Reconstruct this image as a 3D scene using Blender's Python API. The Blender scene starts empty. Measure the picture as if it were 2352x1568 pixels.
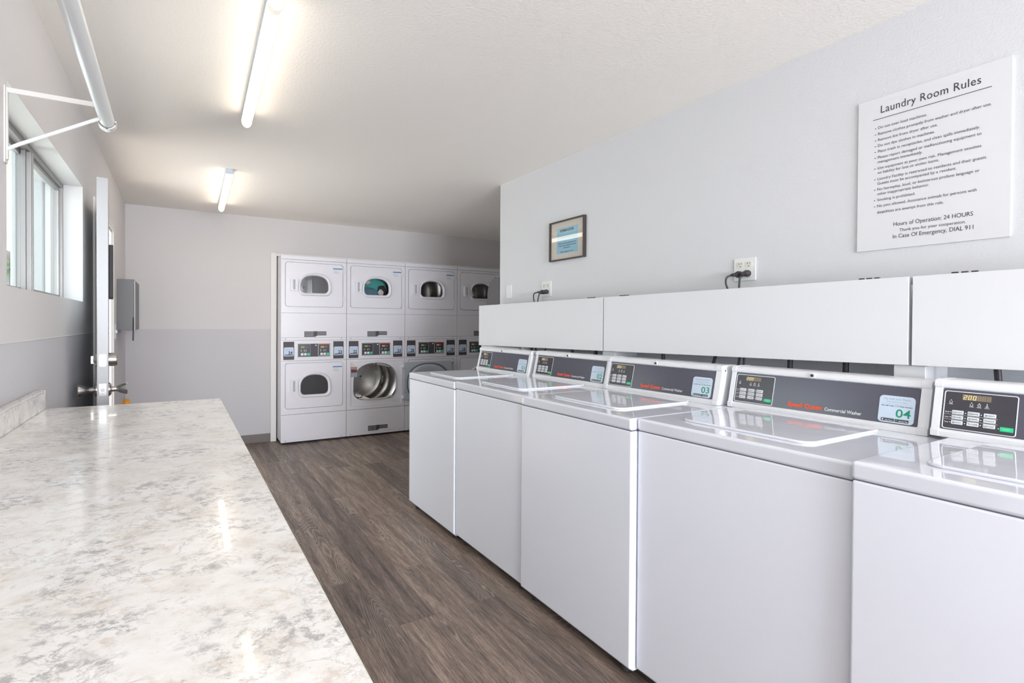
import bpy, bmesh, math, random
from mathutils import Vector, Matrix
random.seed(7)
S = bpy.context.scene
C = S.collection
PI = math.pi

# ------------------------------------------------------------------ camera
cam = bpy.data.cameras.new('camera'); co = bpy.data.objects.new('camera', cam); C.objects.link(co)
cam.sensor_width = 36; cam.lens = 1169.8169/2352*36
cam.shift_x = 123.0071/2352; cam.shift_y = -28.8929/2352
cam.clip_start = 0.02; cam.clip_end = 200
R_ = Vector((0.876902830786764, -0.48063878308341107, 0.005271200456988706))
U_ = Vector((0.00012877591829212227, 0.011201330128688701, 0.9999372548415781))
F_ = Vector((0.480667669783316, 0.8768471305760462, -0.009884372799082563))
M = Matrix.Identity(4)
for i in range(3):
    M[i][0] = R_[i]; M[i][1] = U_[i]; M[i][2] = -F_[i]
M[0][3], M[1][3], M[2][3] = 0, 0, 1.2512
co.matrix_world = M
S.camera = co
# ------------------------------------------------------------------ world, sun, daylight
S.view_settings.view_transform = 'Standard'; S.view_settings.look = 'None'
S.view_settings.gamma = 1; S.view_settings.use_curve_mapping = False
S.view_settings.exposure = 0.09
w = bpy.data.worlds.new('sky'); S.world = w; w.use_nodes = True
bg = w.node_tree.nodes['Background']
bg.inputs[0].default_value = (0.80, 0.90, 1.0, 1); bg.inputs[1].default_value = 1.5
def area(name, loc, target, sx, sy, power, col):
    l = bpy.data.lights.new(name, 'AREA'); l.shape = 'RECTANGLE'; l.size = sx; l.size_y = sy
    l.energy = power; l.color = col
    o = bpy.data.objects.new(name, l); C.objects.link(o); o.location = loc
    o.rotation_euler = (Vector(target)-Vector(loc)).to_track_quat('-Z', 'Y').to_euler()
    return o
area('daylight_back_window', (0.90, -4.32, 1.35), (0.90, 3, 1.75), 2.4, 1.6, 360, (0.88, 0.93, 1.0))
area('skylight_at_door', (-1.35, 4.15, 1.15), (1.4, 3.6, .8), 0.95, 1.7, 36, (0.88, 0.95, 1.0))
area('skylight_at_window', (-1.15, 2.6, 1.75), (1.4, 2.4, .7), 1.5, 1.1, 20, (0.84, 0.93, 1.0))
area('sunlit_step_at_door', (-1.02, 4.15, 0.03), (-1.0, 4.15, 2.5), .55, .95, 19, (1.0, 0.89, 0.76))
area('sunlit_ground_by_window', (-1.75, 2.6, 0.03), (-1.2, 2.6, 2.5), 1.0, 1.5, 34, (1.0, 0.95, 0.86))
sl = bpy.data.lights.new('sun', 'SUN'); sl.energy = 2.2; sl.angle = 0.02; sl.color = (1, .95, .86)
so = bpy.data.objects.new('sun', sl); C.objects.link(so); so.rotation_euler = (math.radians(10), math.radians(52), 0)

TUBE_STRENGTH = 7.5
# ------------------------------------------------------------------ constants
LW, RW, BY, CZ, CT, RY = -0.443, 2.238, 5.665, 2.353, 0.9444, 3.40
YB = -4.2     # back wall

# ------------------------------------------------------------------ materials
MATS = {}
def mat(name, col, rough=.5, metal=0, spec=.5, emit=None, estr=0, coat=0, coat_r=.05):
    m = bpy.data.materials.new(name); m.use_nodes = True
    b = m.node_tree.nodes['Principled BSDF']
    b.inputs['Base Color'].default_value = (*col, 1); b.inputs['Roughness'].default_value = rough
    b.inputs['Metallic'].default_value = metal; b.inputs['Specular IOR Level'].default_value = spec
    if coat: b.inputs['Coat Weight'].default_value = coat; b.inputs['Coat Roughness'].default_value = coat_r
    if emit: b.inputs['Emission Color'].default_value = (*emit, 1); b.inputs['Emission Strength'].default_value = estr
    MATS[name] = m
    return m
def nd(m, t, **k):
    n = m.node_tree.nodes.new(t)
    for a, v in k.items():
        if a in n.inputs.keys(): n.inputs[a].default_value = v
        else: setattr(n, a, v)
    return n
def lk(m, a, b): m.node_tree.links.new(a, b)
def bsdf(m): return m.node_tree.nodes['Principled BSDF']
def ramp(m, fac, stops):
    n = nd(m, 'ShaderNodeValToRGB'); e = n.color_ramp.elements
    while len(e) < len(stops): e.new(.5)
    for x, (p, c) in zip(e, stops):
        x.position = p; x.color = (*c, 1) if len(c) == 3 else c
    lk(m, fac, n.inputs[0]); return n.outputs[0]
def mixc(m, fac, a, b, mode='MIX'):
    n = nd(m, 'ShaderNodeMix', data_type='RGBA', blend_type=mode)
    for s, v in ((n.inputs[0], fac), (n.inputs[6], a), (n.inputs[7], b)):
        if hasattr(v, 'default_value') or hasattr(v, 'links'): lk(m, v, s)
        else: s.default_value = v if isinstance(v, float) else (*v, 1)
    return n.outputs[2]
def add_bump(m, scale, strength, dist=.002, detail=3, coord='Object', vscale=None):
    tc = nd(m, 'ShaderNodeTexCoord'); n = nd(m, 'ShaderNodeTexNoise', Scale=scale, Detail=detail)
    src = tc.outputs[coord]
    if vscale:
        mp = nd(m, 'ShaderNodeMapping'); mp.inputs['Scale'].default_value = vscale; lk(m, src, mp.inputs[0]); src = mp.outputs[0]
    lk(m, src, n.inputs['Vector'])
    b = nd(m, 'ShaderNodeBump', Strength=strength, Distance=dist); lk(m, n.outputs[0], b.inputs['Height'])
    lk(m, b.outputs[0], bsdf(m).inputs['Normal'])
    return n

def paint(name, up, low=None, split=1.186, scale=130, st=.35):
    m = mat(name, up, .75, spec=.25)
    add_bump(m, scale, st, .0025, 3)
    if low:
        tc = nd(m, 'ShaderNodeNewGeometry'); sx = nd(m, 'ShaderNodeSeparateXYZ'); lk(m, tc.outputs['Position'], sx.inputs[0])
        gt = nd(m, 'ShaderNodeMath', operation='GREATER_THAN'); lk(m, sx.outputs[2], gt.inputs[0]); gt.inputs[1].default_value = split
        lk(m, mixc(m, gt.outputs[0], low, up), bsdf(m).inputs['Base Color'])
    return m
WALL = (0.70, 0.675, 0.67)
paint('wall_two_tone', WALL, (0.62, 0.605, 0.625))
paint('wall_two_tone_shaded', (0.625, 0.595, 0.59), (0.545, 0.525, 0.545))  # same two-tone paint, with the far wall's dimmer light put into its colour
paint('wall_paint', (0.68, 0.685, 0.70))
paint('ceiling_paint', (0.93, 0.89, 0.84), scale=90, st=.6)
paint('trim_paint', (0.75, 0.73, 0.71), scale=20, st=.02)
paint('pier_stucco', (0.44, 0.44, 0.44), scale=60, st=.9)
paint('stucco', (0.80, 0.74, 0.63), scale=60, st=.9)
mat('enamel', (0.895, 0.915, 0.99), .28, spec=.5)
m = mat('porcelain', (0.80, 0.82, 0.89), .06, spec=.6, coat=.4, coat_r=.03); add_bump(m, 9, .10, .01, 1)
mat('board_white', (0.74, 0.745, 0.76), .35, spec=.4); add_bump(MATS['board_white'], 40, .08, .002, 2)
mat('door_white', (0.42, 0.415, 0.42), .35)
mat('console_plastic', (0.80, 0.81, 0.83), .3)
mat('dryer_white', (0.735, 0.715, 0.755), .3)
mat('dryer_inner', (0.44, 0.47, 0.52), .35)
mat('fascia_grey', (0.088, 0.088, 0.118), .22, spec=.6)
mat('keypad_grey', (0.055, 0.053, 0.062), .25)
mat('gap_grey', (0.16, 0.17, 0.21), .8)
mat('gap_dark', (0.02, 0.02, 0.022), .8)
mat('button_white', (0.72, 0.74, 0.77), .45)
mat('button_green', (0.02, 0.62, 0.26), .4)
mat('ink_white', (0.82, 0.83, 0.85), .5)
mat('ink_dark', (0.035, 0.035, 0.045), .6)
mat('ink_grey', (0.30, 0.34, 0.42), .6)
mat('ink_red', (0.88, 0.10, 0.035), .5)
mat('ink_green', (0.01, 0.30, 0.15), .5)
mat('ink_blue', (0.03, 0.12, 0.42), .5)
mat('ink_orange', (0.60, 0.18, 0.07), .5)
mat('ink_violet', (0.062, 0.052, 0.062), .5)
mat('sticker_blue', (0.60, 0.71, 0.83), .45)
mat('sticker_face', (0.50, 0.60, 0.75), .45)
mat('display_brown', (0.23, 0.18, 0.13), .3)
mat('digit_lit', (0.72, 0.62, 0.30), .4, emit=(1, .78, .35), estr=.22)
mat('digit_dim', (0.30, 0.25, 0.18), .5)
mat('digit_green', (0.55, 0.6, 0.10), .4, emit=(.6, .7, .1), estr=.25)
mat('black_plastic', (0.035, 0.033, 0.038), .45)
mat('gasket_grey', (0.15, 0.16, 0.18), .5)
mat('dark_rubber', (0.05, 0.048, 0.052), .6)
mat('steel', (0.55, 0.53, 0.52), .28, metal=1)
m = mat('drum_steel', (0.60, 0.59, 0.57), .22, metal=1); add_bump(m, 6, .1, .01, 2)
mat('aluminium', (0.36, 0.34, 0.33), .42, metal=.55)
mat('satin_nickel', (0.50, 0.47, 0.46), .25, metal=1)
mat('zinc_plate', (0.72, 0.73, 0.74), .3, metal=.5)
mat('panel_grey', (0.175, 0.175, 0.185), .5)
mat('machine_grey', (0.165, 0.16, 0.165), .6)
mat('box_dark', (0.03, 0.028, 0.035), .6)
mat('raceway', (0.75, 0.80, 0.90), .5)
mat('sign_white', (0.72, 0.72, 0.735), .35)
mat('mat_board', (0.70, 0.65, 0.57), .7)
mat('paper_blue', (0.33, 0.60, 0.74), .7)
mat('frame_dark', (0.075, 0.06, 0.058), .35, metal=.4)
mat('outlet_white', (0.78, 0.79, 0.78), .35)
mat('outlet_ivory', (0.72, 0.70, 0.62), .4)
mat('orange_plastic', (0.80, 0.32, 0.01), .4)
mat('led_cap', (0.50, 0.57, 0.66), .5)
mat('rod_white', (0.72, 0.73, 0.72), .3)
mat('bracket_white', (0.70, 0.66, 0.64), .4)
mat('laminate_edge', (0.66, 0.67, 0.56), .4)
mat('vinyl_base', (0.155, 0.13, 0.12), .45)
mat('seal_cream', (0.62, 0.60, 0.54), .7)
mat('cloth_teal', (0.12, 0.62, 0.58), .9); add_bump(MATS['cloth_teal'], 60, .4, .004)
mat('cloth_denim', (0.14, 0.30, 0.38), .9); add_bump(MATS['cloth_denim'], 80, .4, .004)
mat('cloth_white', (0.85, 0.80, 0.76), .9); add_bump(MATS['cloth_white'], 60, .4, .004)
mat('cloth_black', (0.03, 0.025, 0.03), .9)
mat('pale_green', (0.50, 0.58, 0.50), .7)
mat('leaf', (0.10, 0.32, 0.05), .7)
m = mat('concrete', (0.55, 0.54, 0.51), .9); add_bump(m, 25, .4, .01)
mat('diffuser', (1, .97, .92), .4, emit=(1.0, 0.87, 0.71), estr=TUBE_STRENGTH)
mat('cap_glow', (0.85, 0.80, 0.74), .5, emit=(1.0, 0.9, 0.78), estr=.35)

def glass(name, tint, refl=1.45, body=None):
    m = bpy.data.materials.new(name); m.use_nodes = True; nt = m.node_tree; nt.nodes.clear()
    out = nt.nodes.new('ShaderNodeOutputMaterial'); mx = nt.nodes.new('ShaderNodeMixShader')
    tr = nt.nodes.new('ShaderNodeBsdfTransparent'); tr.inputs[0].default_value = (*tint, 1)
    gl = nt.nodes.new('ShaderNodeBsdfGlossy'); gl.inputs['Roughness'].default_value = .02
    fr = nt.nodes.new('ShaderNodeFresnel'); fr.inputs[0].default_value = refl
    ge = nt.nodes.new('ShaderNodeNewGeometry'); iv = nt.nodes.new('ShaderNodeMath'); iv.operation = 'SUBTRACT'; iv.inputs[0].default_value = 1
    ml = nt.nodes.new('ShaderNodeMath'); ml.operation = 'MULTIPLY'     # the back face of the pane only lets light through
    nt.links.new(ge.outputs['Backfacing'], iv.inputs[1]); nt.links.new(iv.outputs[0], ml.inputs[0]); nt.links.new(fr.outputs[0], ml.inputs[1])
    nt.links.new(ml.outputs[0], mx.inputs[0]); nt.links.new(tr.outputs[0], mx.inputs[1]); nt.links.new(gl.outputs[0], mx.inputs[2])
    nt.links.new(mx.outputs[0], out.inputs[0]); MATS[name] = m; return m
glass('window_glass', (.93, .96, .95), 1.5)
glass('dryer_glass', (.88, .88, .88), 1.6)
glass('dryer_glass_smoked', (.60, .60, .61), 2.6)
glass('picture_glass', (.97, .97, .97), 1.7)

# floor: vinyl planks along Y, .16 wide
m = mat('floor_planks', (.2, .17, .15), .42, spec=.4)
geo = nd(m, 'ShaderNodeNewGeometry'); sx = nd(m, 'ShaderNodeSeparateXYZ'); lk(m, geo.outputs['Position'], sx.inputs[0])
cb = nd(m, 'ShaderNodeCombineXYZ'); ax_ = nd(m, 'ShaderNodeMath', operation='ADD'); ax_.inputs[1].default_value = 3.038
lk(m, sx.outputs[0], ax_.inputs[0])
lk(m, sx.outputs[1], cb.inputs[0]); lk(m, ax_.outputs[0], cb.inputs[1])
br = nd(m, 'ShaderNodeTexBrick', offset=.37, offset_frequency=2, squash=1.0)
br.inputs['Scale'].default_value = 1; br.inputs['Brick Width'].default_value = 1.20; br.inputs['Row Height'].default_value = .16
br.inputs['Mortar Size'].default_value = .0011; br.inputs['Mortar Smooth'].default_value = .3
br.inputs['Color1'].default_value = (0, 0, 0, 1); br.inputs['Color2'].default_value = (1, 1, 1, 1); br.inputs['Mortar'].default_value = (.5, .5, .5, 1)
lk(m, cb.outputs[0], br.inputs['Vector'])
# per plank shift of the grain
sh = nd(m, 'ShaderNodeVectorMath', operation='MULTIPLY_ADD')
lk(m, br.outputs['Color'], sh.inputs[0]); sh.inputs[1].default_value = (7.3, 3.1, 5.7); lk(m, geo.outputs['Position'], sh.inputs[2])
def stretched(scale, vs, detail=6, rough=.6, dist=0):
    mp = nd(m, 'ShaderNodeMapping'); mp.inputs['Scale'].default_value = vs; lk(m, sh.outputs[0], mp.inputs[0])
    n = nd(m, 'ShaderNodeTexNoise', Scale=scale, Detail=detail, Roughness=rough, Distortion=dist); lk(m, mp.outputs[0], n.inputs['Vector']); return n.outputs[0]
big = stretched(2.6, (8, .6, 1), 5, .6, .5)
fine = stretched(11, (18, .8, 1), 8, .78, .5)
mpw = nd(m, 'ShaderNodeMapping'); mpw.inputs['Scale'].default_value = (3.2, .62, 1); lk(m, sh.outputs[0], mpw.inputs[0])
wn = nd(m, 'ShaderNodeTexNoise', Scale=1.6, Detail=2, Roughness=.4); lk(m, mpw.outputs[0], wn.inputs['Vector'])
rg = nd(m, 'ShaderNodeMath', operation='MULTIPLY'); rg.inputs[1].default_value = 52; lk(m, wn.outputs[0], rg.inputs[0])
sn = nd(m, 'ShaderNodeMath', operation='SINE'); rm = nd(m, 'ShaderNodeMath', operation='MULTIPLY'); rm.inputs[1].default_value = 6.283
lk(m, rg.outputs[0], rm.inputs[0]); lk(m, rm.outputs[0], sn.inputs[0])
ring = ramp(m, sn.outputs[0], [(0.30, (0, 0, 0)), (.95, (1, 1, 1))])
msk = ramp(m, stretched(1.3, (3, .8, 1), 2, .5), [(.53, (0, 0, 0)), (.62, (1, 1, 1))])
base = ramp(m, big, [(.24, (.100, .078, .071)), (.42, (.175, .135, .114)), (.58, (.265, .205, .172)), (.76, (.40, .32, .265))])
fr_ = ramp(m, fine, [(.36, (.36, .35, .35)), (.50, (.95, .94, .93)), (.64, (1.62, 1.55, 1.46))])
c0 = mixc(m, .85, base, fr_, 'MULTIPLY')
pore = ramp(m, stretched(26, (22, .9, 1), 4, .8, .2), [(.36, (.45, .44, .45)), (.47, (1, 1, 1)), (.62, (1.15, 1.14, 1.12))])
c1 = mixc(m, .9, c0, pore, 'MULTIPLY')
rr_ = nd(m, 'ShaderNodeMath', operation='MULTIPLY'); lk(m, ring, rr_.inputs[0]); lk(m, msk, rr_.inputs[1])
r2 = nd(m, 'ShaderNodeMath', operation='MULTIPLY'); r2.inputs[1].default_value = .55; lk(m, rr_.outputs[0], r2.inputs[0])
c2 = mixc(m, r2.outputs[0], c1, (.42, .36, .31))
pl = ramp(m, br.outputs['Color'], [(0, (.74, .73, .74)), (.5, (1, 1, 1)), (1, (1.22, 1.2, 1.16))])
c3 = mixc(m, 1.0, c2, pl, 'MULTIPLY')
mo = nd(m, 'ShaderNodeMath', operation='MULTIPLY'); mo.inputs[1].default_value = .45; lk(m, br.outputs['Fac'], mo.inputs[0])
c4 = mixc(m, mo.outputs[0], c3, (.05, .042, .04))
lk(m, c4, bsdf(m).inputs['Base Color'])
bp_ = nd(m, 'ShaderNodeBump', Strength=.35, Distance=.002); lk(m, fine, bp_.inputs['Height']); lk(m, bp_.outputs[0], bsdf(m).inputs['Normal'])

# counter laminate
m = mat('granite_laminate', (.9, .9, .88), .18, spec=.35, coat=.28, coat_r=.02)
geo = nd(m, 'ShaderNodeNewGeometry')
mp = nd(m, 'ShaderNodeMapping'); mp.inputs['Rotation'].default_value = (0, 0, .35); mp.inputs['Scale'].default_value = (1.08, 1.3, 1.1)
lk(m, geo.outputs['Position'], mp.inputs[0])
def ns(scale, detail, rough, dist, off=0):
    m2 = nd(m, 'ShaderNodeMapping'); m2.inputs['Location'].default_value = (off, off*.7, off*.3); lk(m, mp.outputs[0], m2.inputs[0])
    n = nd(m, 'ShaderNodeTexNoise', Scale=scale, Detail=detail, Roughness=rough, Distortion=dist); lk(m, m2.outputs[0], n.inputs['Vector']); return n.outputs[0]
def vein(scale, off, wdt, dist=.9):     # thin lines where a noise crosses one half
    n = ns(scale, 7, .62, dist, off)
    s = nd(m, 'ShaderNodeMath', operation='SUBTRACT'); s.inputs[1].default_value = .5; lk(m, n, s.inputs[0])
    a = nd(m, 'ShaderNodeMath', operation='ABSOLUTE'); lk(m, s.outputs[0], a.inputs[0])
    return ramp(m, a.outputs[0], [(0, (1, 1, 1)), (wdt, (0, 0, 0))])
def mul(a, b, k=1.0):
    n = nd(m, 'ShaderNodeMath', operation='MULTIPLY'); lk(m, a, n.inputs[0])
    if isinstance(b, float): n.inputs[1].default_value = b
    else: lk(m, b, n.inputs[1])
    if k != 1.0:
        n2 = nd(m, 'ShaderNodeMath', operation='MULTIPLY'); lk(m, n.outputs[0], n2.inputs[0]); n2.inputs[1].default_value = k; return n2.outputs[0]
    return n.outputs[0]
basec = ramp(m, ns(11, 7, .66, .25), [(.30, (.72, .68, .62)), (.45, (.84, .82, .78)), (.60, (.90, .895, .87))])
tanm = mul(ramp(m, ns(8, 6, .66, .15, 3.1), [(.48, (0, 0, 0)), (.58, (1, 1, 1))]), ramp(m, ns(38, 7, .75, .25, 1.2), [(.50, (0, 0, 0)), (.60, (1, 1, 1))]), .42)
t1 = mixc(m, tanm, basec, (.52, .39, .27))
grm = mul(ramp(m, ns(8, 6, .68, .15, 7.7), [(.47, (0, 0, 0)), (.57, (1, 1, 1))]), ramp(m, ns(48, 8, .78, .3, 4.4), [(.49, (0, 0, 0)), (.58, (1, 1, 1))]), .72)
t2 = mixc(m, grm, t1, (.31, .315, .32))
spk = ramp(m, ns(95, 5, .75, .4, 9.9), [(.58, (0, 0, 0)), (.66, (1, 1, 1))])
spm = mul(spk, ramp(m, ns(9, 6, .68, .3, 5.2), [(.46, (0, 0, 0)), (.60, (1, 1, 1))]), .6)
t3 = mixc(m, spm, t2, (.30, .28, .27))
thin = mul(mul(vein(11, 12.0, .020, .8), ramp(m, ns(9, 3, .5, 0, 2.2), [(.45, (0, 0, 0)), (.55, (1, 1, 1))])), .45)
t4 = mixc(m, thin, t3, (.38, .35, .32))
lk(m, t4, bsdf(m).inputs['Base Color'])

# ------------------------------------------------------------------ mesh building
def catmull(pts, n=8):
    P = [Vector(p) for p in pts]; P = [2*P[0]-P[1]]+P+[2*P[-1]-P[-2]]; out = []
    for i in range(1, len(P)-2):
        for k in range(n):
            t = k/n; a, b, c, d = P[i-1:i+3]
            out.append(.5*((2*b)+(c-a)*t+(2*a-5*b+4*c-d)*t*t+(3*b-a-3*c+d)*t**3))
    out.append(P[-2]); return out
_txt = {}
def text_mesh(s, bold=0.0, italic=0.0, spacing=1.0):
    k = (s, bold, italic, spacing)
    if k not in _txt:
        cu = bpy.data.curves.new('t', 'FONT'); cu.body = s; cu.size = 1; cu.offset = bold; cu.shear = italic; cu.space_character = spacing
        cu.resolution_u = 3
        o = bpy.data.objects.new('t', cu); C.objects.link(o)
        dg = bpy.context.evaluated_depsgraph_get(); dg.update()
        me = bpy.data.meshes.new_from_object(o.evaluated_get(dg))
        vs = [tuple(v.co[:2]) for v in me.vertices]; fs = [tuple(p.vertices) for p in me.polygons]
        bpy.data.objects.remove(o); bpy.data.curves.remove(cu); bpy.data.meshes.remove(me)
        _txt[k] = (vs, fs)
    return _txt[k]
class MB:
    def __init__(s): s.v = []; s.f = []; s.norecalc = False
    def add(s, vs, fs):
        n = len(s.v); s.v += [tuple(x) for x in vs]; s.f += [tuple(i+n for i in f) for f in fs]; return s
    def box(s, x0, x1, y0, y1, z0, z1):
        vs = [(x, y, z) for x in (x0, x1) for y in (y0, y1) for z in (z0, z1)]
        return s.add(vs, [(0, 1, 3, 2), (4, 6, 7, 5), (0, 4, 5, 1), (2, 3, 7, 6), (0, 2, 6, 4), (1, 5, 7, 3)])
    def prism(s, poly, fn, a, b):        # poly 2D points, fn(u, v, w) -> xyz
        n = len(poly)
        vs = [fn(p[0], p[1], a) for p in poly]+[fn(p[0], p[1], b) for p in poly]
        fs = [tuple(range(n)), tuple(range(2*n-1, n-1, -1))]+[(i, (i+1) % n, n+(i+1) % n, n+i) for i in range(n)]
        return s.add(vs, fs)
    def ring(s, outer, inner, fn, a, b):  # same number of points
        n = len(outer); vs = [fn(*p, a) for p in outer]+[fn(*p, a) for p in inner]+[fn(*p, b) for p in outer]+[fn(*p, b) for p in inner]
        fs = []
        for i in range(n):
            j = (i+1) % n
            fs += [(i, j, n+j, n+i), (2*n+i, 3*n+i, 3*n+j, 2*n+j), (i, 2*n+i, 2*n+j, j), (n+i, n+j, 3*n+j, 3*n+i)]
        return s.add(vs, fs)
    def tube(s, pts, r, n=10, cap=True):
        P = [Vector(p) for p in pts]; vs = []; up = None; m = len(P)
        for i, p in enumerate(P):
            t = (P[min(i+1, m-1)]-P[max(i-1, 0)]).normalized()
            if up is None: up = t.orthogonal().normalized()
            up = (up-t*up.dot(t)).normalized(); q = t.cross(up)
            rr = r[i] if isinstance(r, (list, tuple)) else r
            vs += [p+(up*math.cos(2*PI*k/n)+q*math.sin(2*PI*k/n))*rr for k in range(n)]
        fs = [(i*n+k, i*n+(k+1) % n, (i+1)*n+(k+1) % n, (i+1)*n+k) for i in range(m-1) for k in range(n)]
        if cap: fs += [tuple(range(n-1, -1, -1)), tuple(range((m-1)*n, m*n))]
        return s.add(vs, fs)
    def cyl(s, p0, p1, r0, r1=None, n=24): return s.tube([p0, p1], [r0, r0 if r1 is None else r1], n)
    def lathe(s, prof, o, d, n=24):      # prof [(radius, along)]
        o = Vector(o); d = Vector(d).normalized()
        a = d.orthogonal().normalized(); b = d.cross(a); vs = []; m = len(prof)
        for r, h in prof: vs += [o+d*h+(a*math.cos(2*PI*k/n)+b*math.sin(2*PI*k/n))*max(r, 1e-5) for k in range(n)]
        fs = [(i*n+k, i*n+(k+1) % n, (i+1)*n+(k+1) % n, (i+1)*n+k) for i in range(m-1) for k in range(n)]
        fs += [tuple(range(n-1, -1, -1)), tuple(range((m-1)*n, m*n))]
        return s.add(vs, fs)
    def plate(s, outer, holes, fn, a, b):  # flat plate with holes, filled through a 2D curve
        cu = bpy.data.curves.new('p', 'CURVE'); cu.dimensions = '2D'; cu.fill_mode = 'BOTH'; cu.extrude = (b-a)/2
        for loop in [outer]+holes:
            sp = cu.splines.new('POLY'); sp.points.add(len(loop)-1); sp.use_cyclic_u = True
            for q, p in zip(sp.points, loop): q.co = (p[0], p[1], 0, 1)
        o = bpy.data.objects.new('p', cu); C.objects.link(o); dg = bpy.context.evaluated_depsgraph_get(); dg.update()
        me = bpy.data.meshes.new_from_object(o.evaluated_get(dg)); c = (a+b)/2
        vs = [fn(v.co.x, v.co.y, v.co.z+c) for v in me.vertices]; fs = [tuple(p.vertices) for p in me.polygons]
        bpy.data.objects.remove(o); bpy.data.curves.remove(cu); bpy.data.meshes.remove(me)
        return s.add(vs, fs)
    def text(s, body, fn, u, v, h=None, wid=None, align='L', bold=0, italic=0, w=0, spacing=1.0):
        vs, fs = text_mesh(body, bold, italic, spacing)
        if not vs: return s
        x0 = min(a[0] for a in vs); x1 = max(a[0] for a in vs)
        sv = h/.72 if h else None           # h = capital height
        su = wid/(x1-x0) if wid else sv
        if sv is None: sv = su
        off = {'L': -x0*su, 'C': -(x0+x1)/2*su, 'R': -x1*su}[align]
        s.norecalc = True
        return s.add([fn(u+a[0]*su+off, v+a[1]*sv, w) for a in vs], fs)
    def build(s, name, material, parent=None, bevel=0, seg=2, angle=35, loc=None):
        me = bpy.data.meshes.new(name); me.from_pydata([tuple(x) for x in s.v], [], s.f)
        bm = bmesh.new(); bm.from_mesh(me)
        if s.norecalc: bmesh.ops.remove_doubles(bm, verts=bm.verts, dist=1e-6) if False else None
        else: bmesh.ops.remove_doubles(bm, verts=bm.verts, dist=1e-5); bmesh.ops.recalc_face_normals(bm, faces=bm.faces)
        for f in bm.faces: f.smooth = True
        bm.to_mesh(me); bm.free(); me.set_sharp_from_angle(angle=math.radians(angle))
        me.materials.append(MATS[material] if isinstance(material, str) else material)
        o = bpy.data.objects.new(name, me); C.objects.link(o)
        if parent: o.parent = parent
        if loc: o.location = loc
        if bevel:
            b = o.modifiers.new('bevel', 'BEVEL'); b.width = bevel; b.segments = seg; b.limit_method = 'ANGLE'; b.angle_limit = math.radians(40); b.harden_normals = True
        return o
def rrect(x0, x1, z0, z1, r, n=6):
    out = []
    for cx, cz, a0 in ((x1-r, z0+r, -90), (x1-r, z1-r, 0), (x0+r, z1-r, 90), (x0+r, z0+r, 180)):
        for k in range(n+1):
            a = math.radians(a0+90*k/n); out.append((cx+r*math.cos(a), cz+r*math.sin(a)))
    return out
def dshape(x0, x1, z0, z1, r, sh=.42, n=8, nt=24, ex=2.35):   # flat bottom, domed top
    zs = z0+(z1-z0)*sh; cx = (x0+x1)/2; a = (x1-x0)/2; b = z1-zs; out = []
    for k in range(n+1):
        t = math.radians(180+90*k/n); out.append((x0+r+r*math.cos(t), z0+r+r*math.sin(t)))
    for k in range(n+1):
        t = math.radians(270+90*k/n); out.append((x1-r+r*math.cos(t), z0+r+r*math.sin(t)))
    for k in range(nt+1):
        t = PI*k/nt; c, s_ = math.cos(t), math.sin(t)
        out.append((cx+a*math.copysign(abs(c)**(2/ex), c), zs+b*abs(s_)**(2/ex)))
    return out
def empty(name, label, cat, loc=(0, 0, 0), group=None):
    o = bpy.data.objects.new(name, None); C.objects.link(o); o.location = loc; o.empty_display_size = .1
    o['label'] = label; o['category'] = cat
    if group: o['group'] = group
    return o
def tag(o, label, cat, group=None):
    o['label'] = label; o['category'] = cat
    if group: o['group'] = group
    return o
def struct(o): o['kind'] = 'structure'; return o
def kids(o): return [c for c in bpy.data.objects if c.parent == o]
def copy_tree(o, parent=None):
    c = o.copy(); C.objects.link(c); c.parent = parent
    for ch in kids(o): copy_tree(ch, c)
    return c

# ------------------------------------------------------------------ the room
XO = LW-.157
WY0, WY1, WZ0, WZ1 = 1.945, 3.29, 1.357, 1.957     # side window opening
DY0, DY1, DZ = 3.72, 4.60, 1.935                    # doorway
f = MB().box(XO, 4.3, YB-.15, 6.3, -.1, 0); struct(f.build('floor', 'floor_planks'))
f = MB().box(XO, 4.3, YB-.15, 6.3, CZ, CZ+.12); struct(f.build('ceiling', 'ceiling_paint'))
f = MB()
f.box(XO, LW, YB-.15, WY0, 0, CZ); f.box(XO, LW, WY0, WY1, 0, WZ0); f.box(XO, LW, WY0, WY1, WZ1, CZ)
f.box(XO, LW, WY1, DY0, 0, CZ); f.box(XO, LW, DY0, DY1, DZ, CZ); f.box(XO, LW, DY1, BY+.14, 0, CZ)
wl = struct(f.build('wall_left', 'wall_two_tone'))
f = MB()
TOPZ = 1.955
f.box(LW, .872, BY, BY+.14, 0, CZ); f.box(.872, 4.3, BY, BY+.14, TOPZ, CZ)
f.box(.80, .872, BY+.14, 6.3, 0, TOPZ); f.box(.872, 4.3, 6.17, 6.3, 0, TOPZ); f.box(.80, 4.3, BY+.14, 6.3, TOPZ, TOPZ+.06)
struct(f.build('wall_far', 'wall_two_tone_shaded'))
f = MB().box(RW, RW+.13, YB-.15, RY, 0, CZ); f.box(RW+.13, 4.3, RY-.13, RY, 0, CZ)
struct(f.build('wall_right', 'wall_paint'))
f = MB().box(4.17, 4.3, RY, 6.17, 0, CZ); struct(f.build('wall_alcove', 'wall_paint'))
f = MB()
BX0, BX1, BZ0, BZ1 = -.35, 2.15, .50, 2.15
f.box(LW, BX0, YB-.15, YB, 0, CZ); f.box(BX1, RW, YB-.15, YB, 0, CZ); f.box(BX0, BX1, YB-.15, YB, 0, BZ0); f.box(BX0, BX1, YB-.15, YB, BZ1, CZ)
struct(f.build('wall_back', 'wall_paint'))
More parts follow.
